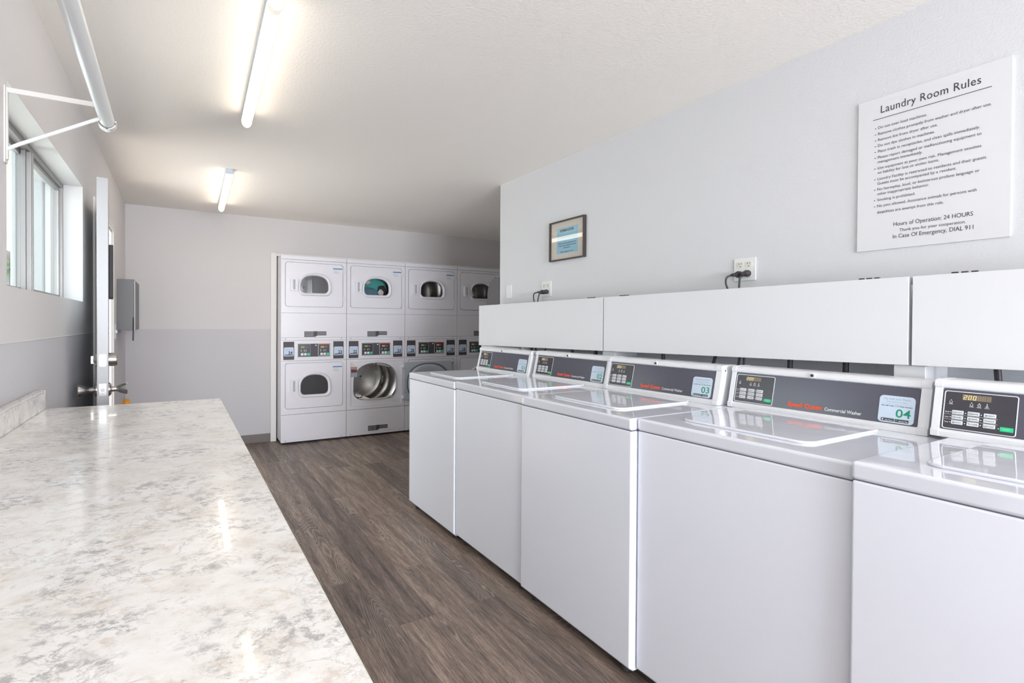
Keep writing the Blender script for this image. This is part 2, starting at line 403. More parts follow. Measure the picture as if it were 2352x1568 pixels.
# back window frame
f = MB()
for x in (BX0, (BX0+BX1)/2-.025, BX1-.05): f.box(x, x+.05, YB-.10, YB-.05, BZ0, BZ1)
f.box(BX0, BX1, YB-.10, YB-.05, BZ0, BZ0+.05); f.box(BX0, BX1, YB-.10, YB-.05, BZ1-.05, BZ1)
struct(f.build('window_2', 'aluminium', bevel=.004))
# baseboards, casings
f = MB().box(LW, .845, BY-.008, BY, 0, .088); f.box(LW, .845, BY-.016, BY, 0, .012); struct(f.build('baseboard_far', 'vinyl_base', bevel=.003))
f = MB().box(LW, LW+.008, DY1+.07, BY-.016, 0, .088); f.box(LW, LW+.008, YB, DY0-.07, 0, .088); struct(f.build('baseboard_left', 'vinyl_base', bevel=.003))
f = MB().box(.843, .900, BY-.022, BY+.03, 0, TOPZ+.035); f.box(.900, 4.15, BY-.022, BY+.0, TOPZ, TOPZ+.035)
struct(f.build('trim_1', 'trim_paint', bevel=.003))
f = MB().tube([(LW+.0005, YB+.01, 1.188), (LW+.0005, DY0-.08, 1.188)], .0022, 6); struct(f.build('trim_3', 'trim_paint'))
# window casing-free aluminium slider
win = empty('window_1', 'aluminium sliding window set in the left wall above the counter', 'window', (0, 0, 0)); win['kind'] = 'structure'
FX = LW-.082
f = MB()
f.box(FX-.05, FX, WY0, WY1, WZ1-.022, WZ1); f.box(FX-.05, FX, WY0, WY1, WZ0, WZ0+.012)
f.box(FX-.05, FX, WY1-.018, WY1, WZ0, WZ1); f.box(FX-.05, FX, WY0, WY0+.018, WZ0, WZ1)
f.build('window_frame', 'aluminium', win, bevel=.002)
def sash(y0, y1, x, nm):
    f = MB(); t = .026
    f.ring(rrect(y0, y1, WZ0+.012, WZ1-.022, .001, 1), rrect(y0+t, y1-t, WZ0+.012+t*.7, WZ1-.022-t*.7, .001, 1), lambda u, v, w_: (w_, u, v), x-.016, x)
    o = f.build('sash', 'aluminium', win, bevel=.002)
    g = MB().box(x-.010, x-.006, y0+t, y1-t, WZ0+.012+t*.7, WZ1-.022-t*.7); g.build('pane', 'window_glass', o)
    return o
sash(2.615, WY1-.018, FX-.012, 'a'); sash(WY0+.018, 2.655, FX-.031, 'b')
f = MB().box(FX-.012, FX+.006, 2.618, 2.640, 1.36, 1.93); f.box(FX+.004, FX+.010, 2.625, 2.632, 1.36, 1.93)
f.build('window_stile', 'aluminium', win, bevel=.002)
# door frame (structure) and casing
f = MB()
f.box(XO, LW, DY0-.0, DY0+.018, 0, DZ); f.box(XO, LW, DY1-.018, DY1, 0, DZ); f.box(XO, LW, DY0, DY1, DZ-.018, DZ)
for a, b in ((DY0-.075, DY0), (DY1, DY1+.06)): f.box(LW, LW+.012, a, b, 0, DZ+.05)
f.box(LW, LW+.012, DY0, DY1, DZ, DZ+.05); f.box(XO-.0, XO+.10, DY1-.03, DY1-.018, 0, DZ-.018)
df = struct(f.build('trim_2', 'trim_paint', bevel=.002))
# strike plates on far jamb
sp_ = MB()
for z in (1.075, .955): sp_.box(LW-.085, LW-.012, DY1-.0205, DY1-.018, z-.03, z+.03)
o = sp_.build('strike_plate', 'zinc_plate', df)

# ------------------------------------------------------------------ door leaf
door = empty('door_1', 'white door standing open against the left wall', 'door', (-.391, 3.685, 0)); door['kind'] = 'structure'
ddir = Vector((-.308+.391, 2.83-3.685, 0)); DL = ddir.length; ang = math.atan2(ddir.y, ddir.x)
door.rotation_euler = (0, 0, ang)          # local +x runs from hinge to latch edge, local y across: +y faces the room side
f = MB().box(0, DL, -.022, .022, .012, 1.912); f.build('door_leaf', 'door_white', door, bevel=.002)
hy = {1: .022, -1: -.022}
for s_ in (1, -1):
    f = MB(); f.lathe([(.033, 0), (.033, .004), (.027, .010), (.013, .013), (.011, .030), (.013, .033), (.020, .045), (.026, .060), (.0285, .070), (.027, .0735), (.012, .0745)], (DL-.062, s_*.022, .935), (0, s_, 0), 28)
    f.build('door_knob', 'satin_nickel', door)
f = MB().lathe([(.032, 0), (.032, .012), (.030, .030), (.026, .034), (.008, .0345)], (DL-.062, .022, 1.075), (0, 1, 0), 28); f.build('deadbolt', 'satin_nickel', door)
f = MB().lathe([(.032, 0), (.030, .006), (.012, .008), (.010, .016)], (DL-.062, -.022, 1.075), (0, -1, 0), 24); f.box(DL-.062-.004, DL-.062+.004, -.045, -.036, 1.058, 1.092)
f.build('thumb_turn', 'satin_nickel', door)
for z, mt, nm, r in ((1.075, 'zinc_plate', 'deadbolt_plate', .008), (.940, 'satin_nickel', 'latch_plate', .002)):
    f = MB().prism(rrect(-.0135, .0135, z-.028, z+.028, r, 4), lambda u, v, w_: (w_, u, v), DL, DL+.0015); pz = f.build(nm, mt, door)
    f = MB().cyl((DL+.001, 0, z), (DL+.006, 0, z), .0085, n=20); f.cyl((DL+.001, 0, z+.019), (DL+.0025, 0, z+.019), .003, n=10); f.cyl((DL+.001, 0, z-.019), (DL+.0025, 0, z-.019), .003, n=10)
    f.build('bolt', 'aluminium', pz)
for z in (.25, 1.0, 1.72):
    f = MB().cyl((-.006, -.020, z-.045), (-.006, -.020, z+.045), .006, n=10); f.build('hinge', 'satin_nickel', door)
pq = MB().box(.33, .56, .0225, .042, 1.375, 1.645)
o = pq.build('door_plaque', 'box_dark', None, bevel=.003); o.location = door.location; o.rotation_euler = door.rotation_euler
tag(o, 'dark notice holder fixed to the outer face of the open white door', 'notice holder')

# ------------------------------------------------------------------ outside
f = MB().box(-9, XO, -4, 24, -.12, -.02); struct(f.build('ground', 'concrete'))
f = MB().box(-3.3, -2.5, 2, 22, 2.48, 9.5); f.box(-3.3, -2.44, 2, 22, 2.40, 2.50)
tag(f.build('neighbour_building', 'stucco'), 'cream stucco building seen outside through the left window', 'building')
f = MB().box(-3.2, -2.8, 2, 22, -.02, 2.398)
for q in range(60): f.box(-2.8, -2.785, 6+q*.25, 6.09+q*.25, 0, 2.3)
tag(f.build('ribbed_wall', 'pale_green'), 'pale green ribbed wall outside, under the cream building', 'wall')
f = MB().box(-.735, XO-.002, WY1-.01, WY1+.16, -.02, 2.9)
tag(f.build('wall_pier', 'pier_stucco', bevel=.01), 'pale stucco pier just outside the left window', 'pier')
f = MB()
for i in range(900):
    x = random.uniform(-2.66, -2.54); y = random.uniform(7.5, 13.5); z = random.uniform(2.10, 2.27); s_ = random.uniform(.05, .12)
    a = Vector((random.uniform(-1, 1), random.uniform(-1, 1), random.uniform(-1, 1))).normalized()*s_; b = a.orthogonal().normalized()*s_*.5; p = Vector((x, y, z))
    f.add([p-a, p+b, p+a, p-b], [(0, 1, 2, 3)])
f.norecalc = True
o = f.build('climbing_plant', 'leaf'); tag(o, 'green climbing plant outside, hanging just below the cream building', 'plant')
f = MB().tube([(-2.70, y_, z_) for y_, z_ in ((12.5, 0), (12.4, 1.1), (12.6, 2.3))], .03, 8); f.build('stem', 'concrete', o)

# ------------------------------------------------------------------ counter
CX, CY = .145, 2.272
ct = empty('counter', 'long folding counter with white and grey speckled granite pattern top', 'counter', (LW+.001, -.6, 0))
f = MB().box(0.0, CX-LW-.0012, 0, CY+.6-.0012, CT-.038, CT); f.build('countertop', 'granite_laminate', ct, bevel=.0008)
f = MB().box(CX-LW-.0011, CX-LW, 0, CY+.6, CT-.038, CT-.0015); f.box(0, CX-LW-.0011, CY+.6-.0011, CY+.6, CT-.038, CT-.0015); f.build('edge_band', 'laminate_edge', ct)
f = MB().box(0, .030, 0, CY+.6-.003, CT, CT+.066); f.build('backsplash', 'granite_laminate', ct, bevel=.003)
for y in (.02, 1.3, CY+.6-.10):
    f = MB().box(0.02, .36, y, y+.04, 0, CT-.038); f.build('support_panel', 'board_white', ct, bevel=.002)
f = MB()
pts = [(LW+.032+random.uniform(-.002, .003), y_/50, CT+.067+random.uniform(-.001, .004)) for y_ in range(-20, 112)]
f.tube(pts, .004, 6)
tag(f.build('caulk_bead', 'bracket_white'), 'rough white caulk bead along the top of the counter backsplash', 'caulk')

# ------------------------------------------------------------------ closet rod
rd = empty('hanging_rod', 'white round clothes rod hanging above the counter on a wall bracket', 'clothes rod', (LW, 1.93, 1.71))
RX, RZ = .239, .185      # rod axis relative to root
f = MB().tube([(RX+.017, -1.6, RZ+.01), (RX+.001, .075, RZ)], .0205, 28); f.build('rod', 'rod_white', rd)
for yy in (0.0, -1.3):
    f = MB().box(0, .004, yy-.013, yy+.013, 0, .222); f.box(.004, .008, yy-.006, yy+.006, .01, .212); pl_ = f.build('wall_plate', 'bracket_white', rd, bevel=.001)
    f = MB(); a, b = Vector((.004, yy, .212)), Vector((RX-.006, yy, RZ+.028))
    for p, q in ((a, b),):
        f.add([p+Vector((0, dy, dz)) for dy in (-.0025, .0025) for dz in (-.007, .007)]+[q+Vector((0, dy, dz)) for dy in (-.0025, .0025) for dz in (-.007, .007)], [(0, 1, 3, 2), (4, 6, 7, 5), (0, 4, 5, 1), (2, 3, 7, 6), (0, 2, 6, 4), (1, 5, 7, 3)])
    f.build('bracket_arm', 'bracket_white', rd)
    f = MB().tube([(.004, yy, .040), (.03, yy, .058), (RX-.012, yy, RZ-.012)], .0055, 10); f.build('brace', 'rod_white', rd)
f = MB()
arc = [(RX+.026*math.cos(t), RZ+.026*math.sin(t)) for t in [math.radians(170+i*20) for i in range(11)]]
for i in range(len(arc)-1):
    (x0, z0), (x1, z1) = arc[i], arc[i+1]; k = .88
    xi0, zi0 = RX+(x0-RX)*k, RZ+(z0-RZ)*k; xi1, zi1 = RX+(x1-RX)*k, RZ+(z1-RZ)*k
    f.add([(x0, .052, z0), (x1, .052, z1), (x1, .082, z1), (x0, .082, z0), (xi0, .052, zi0), (xi1, .052, zi1), (xi1, .082, zi1), (xi0, .082, zi0)], [(0, 1, 2, 3), (7, 6, 5, 4), (0, 4, 5, 1), (2, 6, 7, 3), (1, 5, 6, 2), (0, 3, 7, 4)])
f.build('rod_cup', 'bracket_white', rd)

# ------------------------------------------------------------------ ceiling lights
def light(x0, y0, x1, y1, label):
    L = empty('ceiling_light', label, 'ceiling light', (x0, y0, CZ), 'slim ceiling tube lights')
    d = Vector((x1-x0, y1-y0, 0)); n = d.length; L.rotation_euler = (0, 0, math.atan2(d.y, d.x)-PI/2)
    f = MB().box(-.024, .024, 0, n, -.032, 0); f.build('housing', 'led_cap', L, bevel=.002)
    prof = [(.0245*math.cos(t), -.036-.040*abs(math.sin(t))**.8) for t in [PI*k/14 for k in range(15)]]
    prof = [(p[0], p[1]) for p in prof]
    f = MB().prism(prof, lambda u, v, w_: (u, w_, v), .030, n-.006); f.build('diffuser', 'diffuser', L, angle=50)
    for a, b, nm in ((.0, .030, 'end_cap'), (n-.006, n, 'end_cap')):
        f = MB().prism([(q[0]*1.03, q[1]*1.01) for q in prof], lambda u, v, w_: (u, w_, v), a, b); f.build(nm, 'cap_glow', L, angle=50)
    return L
light(.279, 1.765, .311, 2.90, 'slim glowing tube light on the ceiling nearest the viewer, above the counter')
light(.316, 4.00, .341, 5.20, 'slim glowing tube light on the ceiling farther away, toward the dryers')
light(.26, -1.2, .27, .0, 'slim glowing ceiling tube light behind the viewer')

# ------------------------------------------------------------------ left wall things: breaker panel, switch, orange knob
bx = empty('breaker_panel', 'dark grey metal electrical panel on the left wall in the far corner', 'electrical panel', (LW, 4.95, 1.185))
f = MB().box(0, .117, 0, .36, 0, .417); f.build('cabinet', 'panel_grey', bx, bevel=.003)
f = MB().box(.119, .124, -.004, .365, .0, .405); f.build('cover', 'trim_paint', bx)
f = MB().box(.125, .131, -.002, .367, .006, .400); f.build('panel_door', 'panel_grey', bx, bevel=.001)
f = MB().tube([(.113, -.010, .105), (.113, -.012, -.005), (.111, -.014, -.085)], [.0035, .0045, .0055], 8); f.build('lever', 'frame_dark', bx)
sw = empty('light_switch', 'white light switch plate on the left wall beside the grey electrical panel', 'light switch', (LW, 4.80, 1.12))
f = MB().box(0, .006, -.038, .038, 0, .115); f.build('plate', 'outlet_white', sw, bevel=.002)
f = MB().box(.006, .016, -.005, .005, .045, .068); f.build('toggle', 'outlet_white', sw)
ok = MB().lathe([(.012, 0), (.012, .02), (.030, .026), (.034, .045), (.030, .060), (.010, .066)], (LW+.0, 5.30, .545), (1, 0, 0), 20)
tag(ok.build('valve_knob', 'orange_plastic'), 'small round orange knob low on the left wall, just past the counter end', 'knob')

# ------------------------------------------------------------------ right wall frames: fn for anything on a plane facing -X
def wallfn(x, y, z): return lambda u, v, w_: (x-w_, y-u, z+v)     # u runs to the picture right
sg = empty('rules_sign', 'large white rules board with black lettering on the right wall', 'sign', (0, 0, 0))
fn = wallfn(RW, .962, 1.528)
f = MB().box(RW-.006, RW, .562-.003, .962, 1.528, 2.082); f.build('board', 'sign_white', sg, bevel=.0008)
L = MB()
H = .5545
def zf(fr): return H*(1-fr)
L.text('Laundry Room Rules', fn, .0700, zf(.107), .0275, .2635, w=.0066, spacing=1.06)
L.build('title', 'ink_dark', sg)
L = MB().box(RW-.0072, RW-.0062, .962-.358, .962-.047, 1.528+zf(.1435), 1.528+zf(.1405)); L.build('underline', 'ink_dark', sg)
L = MB()
rules = [(.207, 1, 'Do not over load machines.'), (.247, 1, 'Remove clothes promptly from washer and dryer after use.'), (.286, 1, 'Remove lint from dryer after use.'),
         (.324, 1, 'Do not dye clothes in machines.'), (.362, 1, 'Place trash in receptacles, and clean spills immediately.'),
         (.401, 1, 'Please report damaged or malfunctioning equipment to'), (.431, 0, 'management immediately.'),
         (.471, 1, 'Use equipment at your own risk. Management assumes'), (.501, 0, 'no liability for lost or stolen items.'),
         (.542, 1, 'Laundry Facility is restricted to residents and their guests.'), (.572, 0, 'Guests must be accompanied by a resident.'),
         (.610, 1, 'No horseplay, loud, or boisterous profane language or'), (.640, 0, 'other inappropriate behavior.'),
         (.679, 1, 'Smoking is prohibited.'), (.719, 1, 'No pets allowed. Assistance animals for persons with'), (.761, 0, 'disabilities are exempt from this rule.')]
def twid(s_): vs, _ = text_mesh(s_); return max(a[0] for a in vs)-min(a[0] for a in vs)
k = .2955/twid(rules[1][2])
for fr, b, s_ in rules:
    L.text(s_, fn, .0625, zf(fr), .0100, twid(s_)*k, w=.0066)
    if b:
        c = fn(.0545, zf(fr)+.0035, .0066); L.prism([(.0016*math.cos(t*PI/5), .0016*math.sin(t*PI/5)) for t in range(10)], lambda u, v, w_, c=c: (c[0]-w_, c[1]+u, c[2]+v), 0, .0004)
L.build('rules_lettering', 'ink_dark', sg)
L = MB()
L.text('Hours of Operation: 24 HOURS', fn, .2155, zf(.857), .0145, .2075, 'C', w=.0066)
L.text('Thank you for your cooperation.', fn, .2155, zf(.895), .0105, .173, 'C', w=.0066)
L.text('In Case Of Emergency, DIAL 911', fn, .2155, zf(.935), .0145, .210, 'C', w=.0066)
L.build('closing_lettering', 'ink_dark', sg)

rm_ = empty('framed_notice', 'small dark-framed blue reminder notice on the right wall', 'picture frame', (0, 0, 0))
Y0, Z0, WW, HH = 2.762, 1.676, .342, .263
fn = wallfn(RW, Y0, Z0)
f = MB().ring(rrect(0, WW, 0, HH, .001, 1), rrect(.011, WW-.011, .0085, HH-.0085, .001, 1), fn, 0, .022); f.build('frame', 'frame_dark', rm_, bevel=.0015)
f = MB().prism(rrect(.0105, WW-.0105, .008, HH-.008, .001, 1), fn, .004, .010); f.build('mat_board', 'mat_board', rm_)
f = MB().prism(rrect(.070, WW-.066, .043, HH-.048, .001, 1), fn, .0101, .0106); f.build('notice_paper', 'paper_blue', rm_)
f = MB()
cxn = .172
f.text('REMINDER', fn, cxn, .187, .0175, .135, 'C', bold=.010, w=.0112)
f.build('heading', 'ink_dark', rm_)
f = MB()
f.text('clothes and cannot be on time', fn, cxn, .147, .0065, .172, 'C', bold=.006, w=.0112); f.build('first_line', 'ink_dark', rm_)
f = MB()
f.text('Thanks, for the time operating in these', fn, cxn, .108, .0075, .178, 'C', bold=.006, w=.0112)
f.text('matters, your cooperation is greatly', fn, cxn, .093, .0075, .172, 'C', bold=.006, w=.0112)
f.text('appreciated.', fn, cxn, .078, .0075, .065, 'C', bold=.006, w=.0112)
f.build('body_lettering', 'ink_dark', rm_)
f = MB()
f.text('Management', fn, cxn, .052, .0075, .125, 'C', bold=.006, w=.0112)
f.build('signature', 'ink_dark', rm_)
f = MB().prism(rrect(.0105, WW-.0105, .008, HH-.008, .001, 1), fn, .0135, .0145); f.build('glazing', 'picture_glass', rm_)

def outlet(y, z, wd, ht, label, plugs=True):
    o = empty('power_outlet', label, 'power outlet', (RW, y, z), 'double outlets on the right wall')
    fn = lambda u, v, w_: (-w_, -u, v)
    f = MB().prism(rrect(0, wd, 0, ht, .004, 3), fn, 0, .006); f.build('cover_plate', 'outlet_white', o, bevel=.0018)
    k = wd/.1
    for cx in (.031*k, .069*k):
        for cz in (ht*.285, ht*.70):
            f = MB().prism([(cx+.0155*k*math.cos(t)*.98, cz+max(-.0135, min(.0135, .0165*math.sin(t)))) for t in [2*PI*i/24 for i in range(24)]], fn, .006, .008); r_ = f.build('receptacle', 'outlet_ivory', o)
            f = MB().box(-.0085, -.0079, -(cx-.0055)-.001, -(cx-.0055)+.001, cz+.001, cz+.009); f.box(-.0085, -.0079, -(cx+.0055)-.001, -(cx+.0055)+.001, cz+.002, cz+.009)
            f.cyl((-.0079, -cx, cz-.007), (-.0085, -cx, cz-.007), .0024, n=10); f.build('slots', 'ink_dark', r_)
    return o
outlet(1.4445, 1.452, .1, .103, 'white double power outlet on the right wall left of the rules sign')
outlet(2.863, 1.445, .106, .104, 'white double power outlet on the right wall below the framed notice')
bp2 = empty('blank_plate', 'white blank cover plate at the left end of the right wall', 'wall plate', (RW, 3.303, 1.449), None)
f = MB().box(-.005, 0, -.072, 0, 0, .101); f.build('cover_plate', 'outlet_white', bp2, bevel=.0015)

def cord(pts, plug, label, big=1):
    c = empty('power_lead', label, 'power cord', pts[0], 'black power cords plugged into the right wall')
    o0 = Vector(pts[0]); P = catmull([Vector(p)-o0 for p in pts], 7)
    f = MB().tube(P, .0042, 10); f.build('cable', 'dark_rubber', c)
    p = Vector(plug)-o0
    f = MB().lathe([(.013, 0), (.015, .004), (.015, .018), (.011, .026), (.009, .030)], p, (-1, 0, 0), 12)
    f.tube([p+Vector((-.020, 0, 0)), p+Vector((-.030, .012, -.002)), P[0]], [.0095, .0085, .006], 10)
    f.build('plug', 'black_plastic', c, bevel=.001)
PY = 1.4445
cord([(RW-.036, PY-.008, 1.479), (RW-.052, PY+.004, 1.468), (RW-.058, PY+.004, 1.44), (RW-.055, PY-.012, 1.39), (RW-.055, PY-.020, 1.33)], (RW-.009, PY-.031, 1.481), 'black power cord curving down from the left socket of the nearer outlet')
cord([(RW-.034, PY-.052, 1.473), (RW-.040, PY-.050, 1.462), (RW-.044, PY-.050, 1.43), (RW-.046, PY-.048, 1.38), (RW-.046, PY-.048, 1.33)], (RW-.009, PY-.070, 1.483), 'black power cord hanging straight from the right socket of the nearer outlet')
PY = 2.863
cord([(RW-.036, PY+.000, 1.476), (RW-.055, PY+.016, 1.466), (RW-.060, PY+.018, 1.44), (RW-.055, PY+.010, 1.39), (RW-.055, PY+.008, 1.33)], (RW-.009, PY-.033, 1.476), 'black power cord curving down from the left socket of the farther outlet')
cord([(RW-.034, PY-.040, 1.472), (RW-.046, PY-.028, 1.458), (RW-.052, PY-.022, 1.42), (RW-.052, PY-.020, 1.38), (RW-.052, PY-.020, 1.33)], (RW-.009, PY-.073, 1.476), 'black power cord hanging from the right socket of the farther outlet')

# ------------------------------------------------------------------ pipe cover boards above the washers
BXF = 2.045
def bz(y): return 1.0865+(3.40-y)*.0150           # underside
def tz(y): return 1.3930+(3.40-y)*.0066
def cover(y0, y1, label, hinges):
    c = empty('pipe_cover', label, 'cover board', (RW, y0, bz(y0)), 'white hinged pipe covers above the washers')
    X0 = BXF-RW; zz = bz(y0)
    def slab(xa, xb, ya, yb, za0, zb0, za1, zb1):   # z at ya: za0..zb0, z at yb: za1..zb1
        return ([(xa, ya, za0), (xb, ya, za0), (xa, ya, zb0), (xb, ya, zb0), (xa, yb, za1), (xb, yb, za1), (xa, yb, zb1), (xb, yb, zb1)], [(0, 2, 3, 1), (4, 5, 7, 6), (0, 1, 5, 4), (2, 6, 7, 3), (0, 4, 6, 2), (1, 3, 7, 5)])
    y1l = y1-y0
    f = MB().add(*slab(X0, X0+.018, 0, y1l, 0, tz(y0)-zz, bz(y1)-zz, tz(y1)-zz)); f.build('front_board', 'board_white', c, bevel=.0015)
    f = MB().add(*slab(X0+.0185, -.085, 0, y1l, tz(y0)-zz-.020, tz(y0)-zz-.003, tz(y1)-zz-.020, tz(y1)-zz-.003)); f.build('top_board', 'board_white', c, bevel=.001)
    for y in hinges:
        f = MB(); z = tz(y)-zz
        for q in range(3): f.cyl((X0+.020, y-y0-.030+q*.022, z+.0005), (X0+.020, y-y0-.016+q*.022, z+.0005), .0055, n=10)
        f.box(X0+.014, X0+.045, y-y0-.032, y-y0+.032, z-.004, z-.001); f.build('hinge', 'frame_dark', c)
    return c
cover(3.40, 2.080, 'white hinged cover board over the far washers, leftmost of the three', [2.19, 3.2])
cover(2.072, .737, 'long white hinged cover board in the middle, below the nearer outlet', [1.945, .853])
cover(.728, -.60, 'white hinged cover board at the right, under the rules sign', [.612, -.48])
f = MB().box(2.066, RW-.001, 2.925, 3.398, .945, 1.0855); tag(f.build('support_block', 'board_white', bevel=.002), 'white boxed-in support under the far end of the leftmost cover board', 'support block')
for i, (ya, yb, lb) in enumerate(((2.010, 2.100, 'white support block below the gap between the left and middle cover boards'), (.700, .782, 'white support block below the gap between the middle and right cover boards'), (2.86, 2.90, 'small wooden support block below the leftmost cover board'))):
    zt_ = bz(yb)-.001
    f = MB().box(2.067 if i < 2 else 2.085, RW-.001, ya, yb, .93 if i < 2 else zt_-.02, zt_); tag(f.build('support_block', 'board_white', bevel=.002), lb, 'support block')
f = MB()
for a, b in ((-.6, .698), (.784, 2.008), (2.102, 2.92)): f.box(2.165, RW-.001, a, b, .82, 1.078)
tag(f.build('pipe_ledge', 'raceway', bevel=.003), 'pale blue grey ledge along the wall behind the washers', 'ledge')
hoses = [(1.140, .0095, 0, 'third'), (.947, .0095, 0, ''), (.552, .0085, .006, ''), (1.352, .005, -.01, ''), (1.329, .004, 0, ''), (1.745, .009, 0, ''), (1.470, .007, -.022, ''), (2.216, .010, 0, ''), (2.418, .008, 0, ''), (2.683, .005, -.03, ''), (2.785, .006, 0, ''), (2.83, .007, 0, '')]
hl = ['black water hose behind washer 04, left of its middle', 'black water hose behind washer 04, right of its middle', 'black water hose behind the console of the nearest washer',
      'dark power cable behind the gap between washers 03 and 04, thicker of a pair', 'dark power cable behind the gap between washers 03 and 04, thinner of a pair', 'black water hose behind washer 03, near its middle',
      'slanting black water hose behind the right part of washer 03', 'black water hose behind the right part of washer 02', 'black water hose behind washer 02, near its middle',
      'thin slanting black cable behind the left part of washer 02', 'thin black cable behind the gap between washers 01 and 02', 'black water hose behind the right part of washer 01']
for (y, r, sl_, _), lb in zip(hoses, hl):
    P = catmull([(2.134, y+sl_*1.6, tz(y)-.021), (2.132, y+sl_*1.2, 1.20), (2.130, y+sl_*.6, 1.13), (2.128, y, 1.08), (2.120, y-sl_, .98), (2.114, y-sl_, .80), (2.114, y-sl_, .35)], 5)
    f = MB().tube(P, r, 12); tag(f.build('washer_hose', 'black_plastic'), lb, 'hose', 'hoses and cables behind the washers')

# ------------------------------------------------------------------ washers
def icon(f, fn, u, v, s_, kind):
    pts = {0: [(-1, 1), (-.8, -1), (.8, -1), (1, 1)], 1: [(-1, 1), (-.8, -1), (.8, -1), (1, 1), (-1, 1)], 2: [(-.9, -.8), (0, 1), (.9, -.8), (-.9, -.8)], 3: [(-1, .7), (-.2, -.2), (.3, .5), (1, -.8)]}[kind]
    for (a, b), (c, d) in zip(pts, pts[1:]):
        dx, dz = c-a, d-b; l = math.hypot(dx, dz); nx, nz = -dz/l*.16, dx/l*.16
        f.prism([(u+(a+nx)*s_, v+(b+nz)*s_), (u+(c+nx)*s_, v+(d+nz)*s_), (u+(c-nx)*s_, v+(d-nz)*s_), (u+(a-nx)*s_, v+(b-nz)*s_)], fn, 0, .0003)
SEG = {'0': 'abcdef', '2': 'abged', '8': 'abcdefg', '1': 'bc', '5': 'afgcd'}
def seven(f, fn, u, v, w_, h, ch):
    t = h*.13; hh = h/2
    R = {'a': (0, w_, h-t, h), 'd': (0, w_, 0, t), 'g': (0, w_, hh-t/2, hh+t/2), 'f': (0, t, hh, h), 'b': (w_-t, w_, hh, h), 'e': (0, t, 0, hh), 'c': (w_-t, w_, 0, hh)}
    for s_ in SEG[ch]:
        a, b, c, d = R[s_]; f.prism([(u+a, v+c), (u+b, v+c), (u+b, v+d), (u+a, v+d)], lambda uu, vv, ww: fn(uu+(vv-v)*.12, vv, ww), 0, .0003)

Wd, DH = .650, .919
def make_washer():
    r = empty('top_load_washer', '', 'washing machine')
    f = MB().prism([(.0, .045), (.0, .8748), (.70, .8748), (.70, .03), (.02, .03)], lambda u, v, w_: (u+.003, w_, v), -Wd+.0015, -.0015)
    f.build('cabinet', 'enamel', r, bevel=.006, seg=3)
    f = MB().box(.006, .69, -Wd+.004, -.004, .866, .878); f.build('shadow_gap', 'gap_grey', r)
    f = MB().box(0, .703, -Wd, 0, .8765, DH); f.build('top_deck', 'porcelain', r, bevel=.009, seg=4)
    f = MB().prism(rrect(.100, .515, -.505, -.094, .040, 6), lambda u, v, w_: (u, v, w_), DH-.001, DH+.0075); f.build('lid', 'porcelain', r, bevel=.006, seg=3)
    f = MB().box(.513, .528, -.48, -.12, DH-.001, DH+.005); f.build('lid_hinge', 'porcelain', r, bevel=.002)
    for x in (.05, .65):
        for y in (-.06, -.59):
            f = MB().cyl((x, y, 0), (x, y, .032), .020, n=12); f.build('foot', 'black_plastic', r)
    return r
FB, FT = (.5385, .022), (.5640, .136)       # fascia bottom / top in (x, z above deck)
ux = Vector((0, -1, 0)); uv = Vector((FT[0]-FB[0], 0, FT[1]-FB[1])).normalized(); un = Vector((-uv.z, 0, uv.x))
FH = math.hypot(FT[0]-FB[0], FT[1]-FB[1]); FW = .576
FO = Vector((FB[0], -.022, DH+FB[1]))
def fasfn(u, v, w_=0): p = FO+ux*u+uv*v+un*w_; return (p.x, p.y, p.z)
